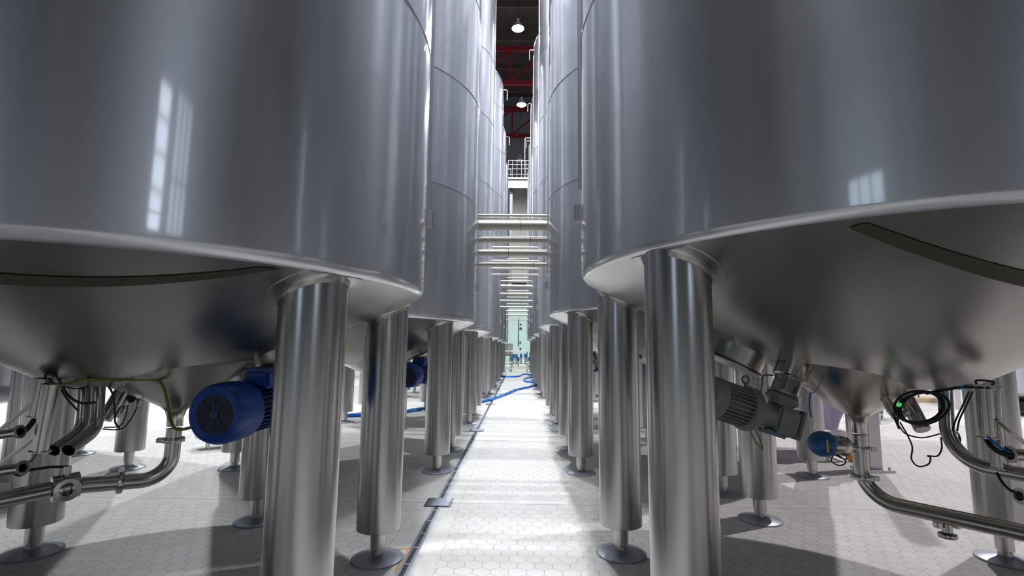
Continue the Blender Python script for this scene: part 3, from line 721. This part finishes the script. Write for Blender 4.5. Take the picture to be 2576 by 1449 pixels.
# right
p, q = aty(2208, 958, 2.42), aty(2250, 1046, 2.3); b0 = V(q.x, q.y, 0)
t = thing('level_probe', b0, 'stepped steel probe angled under the near right cone, left of the cable coil', 'sensor')
stepped(t, b0, p, q, [(.018, 0), (.018, .07), (.026, .075), (.026, .10), (.019, .105), (.021, .16), (.012, .20), (.005, .21)])
p, q = aty(2255, 955, 2.5), aty(2322, 1082, 2.35); b0 = V(q.x, q.y, 0)
t = thing('sampling_cylinder', b0, 'thick inclined steel cylinder behind the cable coil', 'cylinder')
L_ = (q-p).length
stepped(t, b0, p, q, [(.022, 0), (.022, .07), (.032, .075), (.032, L_-.006), (.029, L_)], 'cylinder_body', 'pipe')
stepped(t, b0, aty(2275, 1042, 2.38), aty(2283, 1036, 2.38), [(.006, -.03), (.013, -.02), (.013, 0), (.016, 0), (.016, .02)], 'side_valve', 'spindle')
tag(MB().cyl(aty(2261, 1014, 2.2), aty(2264, 1022, 2.2), .009, n=12).build('signal_light', 'green', base=aty(2261, 1020, 2.2)), 'tiny green glowing signal light beside the black cable coil', 'light')
cc = aty(2312, 1024, 2.2)
coil = []
for k in range(3*28+1):
    a = 2*PI*k/28+2.6; rr = 1+.05*math.sin(k*.11)
    x = .098*rr*math.cos(a); z = .052*rr*math.sin(a); c_, s_ = math.cos(.42), math.sin(.42)
    coil.append(cc+V(x*c_-z*s_, -.01+.02*math.sin(k*.075)+.03*math.sin(a), x*s_+z*c_+.004*math.sin(k*.3)))
b0 = V(cc.x, cc.y, 0); t = thing('cable_coil', b0, 'bundled black cable coil hanging under the near right cone', 'cable')
MB().tube(coil, .0055, 8).build('coiled_cable', 'black', t, base=b0)
MB().tube([aty(*p) for p in ((2268, 1000, 2.2), (2262, 1030, 2.2), (2258, 1060, 2.2), (2262, 1078, 2.2), (2252, 1055, 2.22), (2246, 1040, 2.3))], .0045, 8, smooth=8).build('hanging_end', 'black', t, base=b0)
cable([(2330, 990, 2.2), (2352, 985, 2.2), (2380, 980, 2.15), (2420, 974, 2.1), (2462, 974, 2.05)], .006, 'black', 'black cable running from the coil to the right ducts')
cable([(2262, 1072, 2.2), (2280, 1092, 2.2), (2320, 1101, 2.2), (2366, 1091, 2.2)], .003, 'black', 'thin black cable dipping below the coil toward the bent pipe')
cable([(2264, 1062, 2.2), (2283, 1095, 2.2), (2295, 1125, 2.2), (2293, 1155, 2.2), (2310, 1173, 2.2), (2335, 1168, 2.2), (2341, 1152, 2.2), (2334, 1147, 2.2), (2358, 1147, 2.2), (2369, 1128, 2.2), (2367, 1100, 2.2)], .0032, 'black', 'thin black cable hooking low above the white floor')
for dx, w in ((0, 'left'), (9, 'right')):
    cable([(2438+dx, 985, 2.2), (2422+dx, 1020, 2.2), (2405+dx, 1055, 2.2), (2395+dx*1.4, 1085, 2.2)], .0035, 'black', '%s one of two thin black cables slanting behind the right bent pipe' % w)
for k in range(2):
    cable([(2396, 1085, 2.26), (2410, 1090, 2.26), (2416-3*k, 1108, 2.26), (2408, 1124, 2.26), (2396, 1120, 2.26)], .003, 'black', '%s small black cable loop showing right of the bent pipe' % ('outer' if k == 0 else 'inner'))
P = elbow([aty(2376, 940, 2.3), aty(2386, 1160, 2.25), aty(2640, 1206, 1.95)], .16, 12); b0 = V(P[0].x, P[0].y, 0)
tag(MB().tube(P, .0275, 24).build('bent_pipe', 'pipe', base=b0), 'steel pipe dropping then bending right above the drain pipe, far right', 'pipe')
yd = 2.0; g = aty(2490, 1100, yd); base = V(g.x, yd, 0)
t = thing('cable_duct', base, 'pair of upright steel cable ducts with struts at the far right under the near tank', 'duct')
part_tube(t, base, 'duct_tube', [aty(2474, 978, yd), aty(2484, 1101, yd)], .024, open_=1, flange=1)
part_tube(t, base, 'duct_tube', [aty(2497, 979, yd+.06), aty(2511, 1178, yd+.06)], .022, open_=1, flange=1)
MB().bar(aty(2505, 1055, yd), aty(2640, 1165, yd), .006, .024, up=V(0, 1, 0)).build('strut', 'pipe', t, base=base)
MB().bar(aty(2512, 1135, yd+.1), aty(2600, 1205, yd+.1), .006, .024, up=V(0, 1, 0)).build('strut', 'pipe', t, base=base)
part_tube(t, base, 'conduit', [aty(2541, 1143, yd-.1), aty(2650, 1150, yd-.1)], .021, open_=1, flange=1)
part_tube(t, base, 'conduit', [aty(2565, 1248, yd-.1), aty(2650, 1256, yd-.1)], .019, open_=1, flange=1)
MB().bar(aty(2440, 968, yd), aty(2512, 972, yd), .03, .008).build('top_bracket', 'pipe', t, base=base)
cable([(2478, 1095, 2.0), (2490, 1118, 1.98), (2515, 1138, 1.93), (2548, 1145, 1.9)], .010, 'black', 'thick black cable bundle entering the right conduit')
cable([(2484, 1098, 1.97), (2500, 1112, 1.95), (2520, 1128, 1.92), (2548, 1139, 1.9)], .004, 'hose', 'blue cable entering the right conduit beside the black bundle')
cable([(2508, 1190, 2.0), (2520, 1212, 1.97), (2540, 1232, 1.93), (2575, 1246, 1.9)], .005, 'black', 'black cable curving into the lowest right conduit')
cable([(2412, 978, 2.1), (2440, 968, 2.08), (2470, 975, 2.02), (2474, 985, 2.0)], .005, 'hose', 'blue cable lying over the top of the right ducts')
cable([(2472, 985, 2.0), (2455, 958, 2.05), (2500, 962, 2.0), (2478, 980, 2.0)], .004, 'black', 'tangled black cable on top of the right ducts')
# wires of the grey motor and of the blue cap
cable([(1912, 1000, 2.4), (1917, 965, 2.4), (1920, 945, 2.42), (1945, 944, 2.46)], .004, 'cable_yg', 'olive earth wire rising from the grey motor')
cable([(1893, 1062, 2.4), (1890, 1085, 2.38), (1900, 1110, 2.37), (1918, 1130, 2.36), (1912, 1105, 2.37), (1897, 1075, 2.39)], .003, 'cable_yg', 'looped olive wire hanging below the grey motor')
cable([(2040, 1048, 2.5), (2036, 1020, 2.6), (2037, 1000, 2.7), (2042, 975, 2.75)], .004, 'hose', 'blue air line rising from the blue valve cap')
cable([(2055, 1090, 2.5), (2075, 1115, 2.5), (2098, 1130, 2.5), (2122, 1134, 2.52), (2138, 1118, 2.56)], .0035, 'hose', 'blue air line sagging from the blue valve cap to the outlet pipe')
cable([(2058, 1092, 2.5), (2080, 1130, 2.5), (2112, 1150, 2.5), (2130, 1155, 2.5), (2122, 1140, 2.5), (2100, 1142, 2.5), (2092, 1160, 2.5), (2112, 1171, 2.5), (2128, 1162, 2.5), (2110, 1146, 2.5), (2093, 1140, 2.5), (2104, 1118, 2.5), (2116, 1100, 2.5)], .003, 'black', 'curled thin grey cable hanging left of the right outlet pipe')
# ------------------------------------------------------------------ background on the right
p = atz(2195, 1183, 0); t = thing('square_post', (p.x, p.y, 0), 'square steel post bolted to a base plate behind the right outlet pipe', 'post')
MB().box((0, 0, .012), (.30, .26, .022), Matrix.Rotation(.1, 3, 'Z')).build('base_plate', 'frame_pale', t, bevel=.003)
MB().box((0, 0, 1.2), (.13, .13, 2.4)).build('column', 'frame_pale', t, bevel=.006)
for sx in (-.11, .11):
    for sy in (-.09, .09): MB().cyl((sx, sy, .02), (sx, sy, .05), .012, n=6).build('bolt', 'spindle', t)
t = thing('wrapped_trolley', (3.45, 6.2, 0), 'trolley wrapped in lilac plastic film on orange castors behind the right tank', 'trolley')
for sx in (-.24, .24):
    for sy in (-.38, .38):
        lg = MB().box((sx, sy, .55), (.045, .045, .85)).build('leg', 'frame_pale', t, bevel=.003)
        cs = MB().cyl((sx-.018, sy, .05), (sx+.018, sy, .05), .05, n=20).build('castor_wheel', 'orange', lg)
        MB().box((sx, sy+.01, .10), (.06, .05, .05)).build('castor_fork', 'spindle', lg, bevel=.004)
for z in (.30, .95):
    b = MB()
    for sx in (-.24, .24): b.box((sx, 0, z), (.04, .80, .04))
    for sy in (-.38, .38): b.box((0, sy, z), (.50, .04, .04))
    b.build('cross_frame', 'frame_pale', t, smooth=False)
rows = []
for i in range(15):
    zz_ = .34+i*.075; row = []
    for j in range(40):
        a = 2*PI*j/40; k_ = 1+.10*math.sin(3*a+zz_*5)+.06*math.sin(7*a-zz_*9)+.05*math.sin(zz_*11)
        sx, sy = math.cos(a), math.sin(a); m_ = max(abs(sx), abs(sy))**.6
        row.append(V(.24*sx/m_*k_, .38*sy/m_*k_, zz_))
    rows.append(row)
MB().grid(rows, True, True, True).build('plastic_film', 'film', t, sharp=60)
p = atz(2216, 1060, 0); t = thing('navy_bin', (p.x+.05, p.y+.35, 0), 'dark blue plastic bin standing on the bright floor behind the right outlet', 'bin')
MB().lathe([(.21, 0), (.24, .02), (.28, .75), (.30, .78), (.30, .82), (.27, .82), (.22, .05)], n=4).build('bin_body', 'navy', t, smooth=False)
MB().box((0, 0, .80), (.46, .46, .03), Matrix.Rotation(PI/4, 3, 'Z')).build('bin_lid', 'navy', t)
p = atz(2204, 1066, 0); t = thing('measuring_jug', (p.x, p.y, 0), 'clear plastic measuring jug on the floor in front of the navy bin', 'jug')
MB().lathe([(.0, .002), (.055, .002), (.065, .01), (.075, .165), (.078, .17), (.072, .168), (.060, .015), (.0, .012)], n=24, cap=False).build('jug_body', 'jug', t)
MB().tube([V(.07, 0, .15), V(.12, 0, .15), V(.125, 0, .09), V(.10, 0, .05), V(.068, 0, .05)], .008, 8, smooth=6).build('handle', 'jug', t)
for k, (x, y, lab) in enumerate(((10.3, 10.6, 'nearer'), (13.1, 10.9, 'farther'))):
    t = thing('storage_vessel', (x, y, 0), '%s upright steel vessel on angle legs at the right background' % lab, 'vessel')
    MB().lathe([(.3, .34), (.9, .40), (1.0, .48), (1.0, 3.0), (.7, 3.3), (.1, 3.4)], n=64).build('vessel_body', 'shell', t)
    for j in range(6):
        a = j*PI/3+.3; c = V(1.02*math.cos(a), 1.02*math.sin(a), .5)
        MB().box(c, (.09, .09, 1.0), Matrix.Rotation(a, 3, 'Z')).build('leg', 'frame_pale', t, smooth=False)
    MB().lathe([(.5, .1), (.6, .12), (.6, .28), (.5, .30)], n=32).build('under_coil', 'black', t)
p = atz(2318, 1012, 0); t = thing('low_rack', (p.x+.1, p.y+.2, 0), 'low black pipe rack on a timber base in the right background', 'rack')
MB().box((0, 0, .05), (1.1, .6, .10)).build('timber_base', pm('pale_timber', (.45, .36, .25), .7), t, bevel=.005)
for z in (.30, .52, .68): MB().cyl((-.5, 0, z), (.5, 0, z), .018, n=8).build('rail', 'black', t)
for sx in (-.45, 0, .45): MB().cyl((sx, 0, .1), (sx, 0, .70), .016, n=8).build('upright', 'black', t)
# ------------------------------------------------------------------ background on the left
src = TANKS['L', 2]
c = copy_tree(src); c.location = (-4.82, 4.5, 0); c['label'] = 'stainless tank of the second left row, its legs behind the bent pipes'; c['group'] = 'stainless tanks of the second left row'
MB().lathe([(.60, 1.47), (.60, .86), (.58, .83), (.45, .72), (.2, .66), (.05, .64)], n=64).build('lower_vessel', 'shell', c)
p = atz(556, 1124, 0); t = thing('transfer_pump', (p.x, p.y, 0), 'pale capsule-shaped pump on bent legs behind the blue motor', 'pump')
MB().lathe([(.02, -.30), (.09, -.27), (.13, -.20), (.14, -.10), (.14, .16), (.12, .22), (.05, .26), (.01, .27)], V(0, 0, .22), V(.8, .6, 0), 32).build('pump_casing', 'white', t)
for sx in (-.14, .16):
    q = V(.8*sx, .6*sx, 0); nrm = V(-.6, .8, 0)*.12
    MB().tube(elbow([q-nrm, q-nrm+V(0, 0, .14), q+nrm+V(0, 0, .14), q+nrm], .03, 4), .011, 8).build('leg_bow', 'spindle', t)
MB().tube(elbow([V(.10, .08, .30), V(.34, .25, .27), V(.36, .27, .06)], .04, 5), .012, 8).build('discharge_pipe', 'spindle', t)
# ------------------------------------------------------------------ windows of the wall behind the camera

def window(name, x0, x1, z0, z1, nx, nz, glow):
    t = thing(name, ((x0+x1)/2, Y0, z0), None, None)
    t['kind'] = 'structure'; w_, h_ = x1-x0, z1-z0
    b = MB()
    for i in range(nx+1): b.box((-w_/2+i*w_/nx, .04, h_/2), (.09, .10, h_+.09))
    for i in range(nz+1): b.box((0, .04, i*h_/nz), (w_, .10, .09))
    b.build('window_frame', 'dark_steel', t, smooth=False)
    MB().box((0, .015, h_/2), (w_, .02, h_)).build('window_glass', glow, t, smooth=False)
window('window_1', 4.9, 5.9, 3.0, 7.4, 1, 5, 'window')
window('window_2', 6.4, 7.9, 3.0, 7.6, 3, 2, 'window_dim')
window('window_3', -6.6, -4.2, 2.2, 5.0, 3, 2, 'window_dim')
